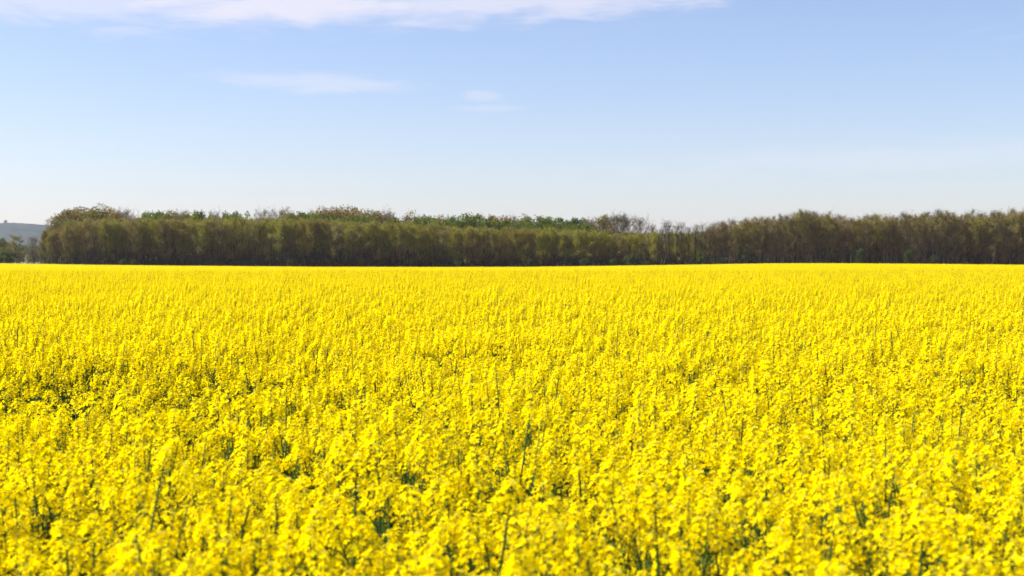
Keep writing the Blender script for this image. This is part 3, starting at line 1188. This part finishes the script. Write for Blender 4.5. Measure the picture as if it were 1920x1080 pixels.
def wood_point(px, top, D, kinds):
    kk = kinds[rs.randint(len(kinds))]
    j = rs.randint(min(3, len(KIND[kk])))
    x = pxx(px, D)
    z0 = float(ground_z(x, D))
    s = (pxz(top, D) - z0) / H0
    ro = rs.uniform(0, 6.28)
    for sfx in "ab":
        wp.append((x, D, z0)); wr.append((0, 0, ro)); wsc.append((s, s, s)); wi.append(names.index("w_%s_%d_%s" % (kk, j, sfx)))


for D in np.arange(358, 420, 5.0):
    px = 100.0 + (D - 358) * .3
    while px < 1960:
        q = px + rs.uniform(-6, 6)
        if q < 1235:
            top = np.interp(q, fx, fy) + 4 + rs.rand() * 6
            ks = ['oliveb', 'brown'] if D < 372 else ['bronze', 'green']
        elif q < 1320:
            top = 437 + rs.rand() * 5
            ks = ['oliveb', 'brown']
        else:
            top = np.interp(q, qx, qy) + 9 + rs.rand() * 7
            ks = ['oliveb', 'brown']
        wood_point(q, top, D, ks)
        px += 17
for px in list(np.arange(-260, -20, 22)) + list(np.arange(1960, 2240, 15)):
    for D in (348, 355, 362):
        top = 480 if px < 0 else 402
        wood_point(px + rs.uniform(-5, 5), top + rs.rand() * 8, D, ['oliveb', 'brown'])
for D, top, a_, b_ in ((440, 474, -200, 112), (560, 468, -200, 112), (760, 462, -200, 130), (1150, 458, -200, 150), (1600, 455, -200, 160)):
    px = float(a_)
    while px < b_:
        wood_point(px, top + rs.rand() * 7, D, ['oliveb', 'brown', 'green'])
        px += 9 * 700 / D * (0.6 + rs.rand())
wood = scatter("wood_interior", np.array(wp), np.array(wr), np.array(wsc), np.array(wi), WS)
tag(wood, "mass of trees inside the wood behind its front rows", kind="stuff")

# undergrowth along the foot of the wood
_uy = np.arange(340, 412, 1.0)
_ux = np.arange(-160, 160, 2.0)
_uz = ground_z(*np.meshgrid(_ux, _uy))


def ug_z(x, y):
    return float(_uz[int(min(len(_uy) - 1, max(0, y - 340))), int(min(159, max(0, (x + 160) / 2)))])


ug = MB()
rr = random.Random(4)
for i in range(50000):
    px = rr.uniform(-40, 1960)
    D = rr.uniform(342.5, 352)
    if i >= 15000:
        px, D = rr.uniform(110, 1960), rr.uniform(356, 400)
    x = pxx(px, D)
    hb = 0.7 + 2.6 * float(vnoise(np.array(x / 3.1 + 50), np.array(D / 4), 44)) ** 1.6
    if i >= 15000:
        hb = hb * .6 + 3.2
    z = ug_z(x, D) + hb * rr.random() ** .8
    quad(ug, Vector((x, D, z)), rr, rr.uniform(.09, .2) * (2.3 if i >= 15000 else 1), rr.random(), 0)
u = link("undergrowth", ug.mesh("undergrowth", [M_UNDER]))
tag(u, "low dark green undergrowth along the foot of the wood", kind="stuff")

# two trees on the far hill's crest
for px, top, D, w_, lab in ((11, 412.5, HD, 1.0, "round tree standing alone on the far hill's crest"),
                            (97, 416.5, HD, .7, "tiny tree on the far hill's crest near the wood")):
    x = pxx(px, D)
    tm, cm = KIND['green'][0]
    root = bpy.data.objects.new("hilltop_tree", None)
    COL.objects.link(root)
    z0 = pxz(420, D) - 2
    h = pxz(top, D) - z0
    root.location = (x, D, z0)
    root.scale = (h / H0 * w_, h / H0 * w_, h / H0)
    link("trunk", tm, root)
    link("crown", cm, root)
    tag(root, lab, "tree")

# ------------------------------------------------------------------ haze
hz = bpy.data.meshes.new("haze")
x0, x1, y0, y1, z0, z1 = -7400, 7400, -400, 7400, -5, 112
hz.from_pydata([(x, y, z) for z in (z0, z1) for x, y in ((x0, y0), (x1, y0), (x1, y1), (x0, y1))], [],
               [(3, 2, 1, 0), (4, 5, 6, 7), (0, 1, 5, 4), (1, 2, 6, 5), (2, 3, 7, 6), (3, 0, 4, 7)])
mz, N, L, out = mat_base("haze_air")
vp = N.new("ShaderNodeVolumePrincipled")
vp.inputs['Color'].default_value = (0.80, 0.80, 1.0, 1)
vp.inputs['Density'].default_value = 0.00006
vp.inputs['Anisotropy'].default_value = 0.2
L.new(vp.outputs[0], out.inputs['Volume'])
hz.materials.append(mz)
ho = link("haze", hz)
tag(ho, "thin pale haze over the fields", kind="stuff")
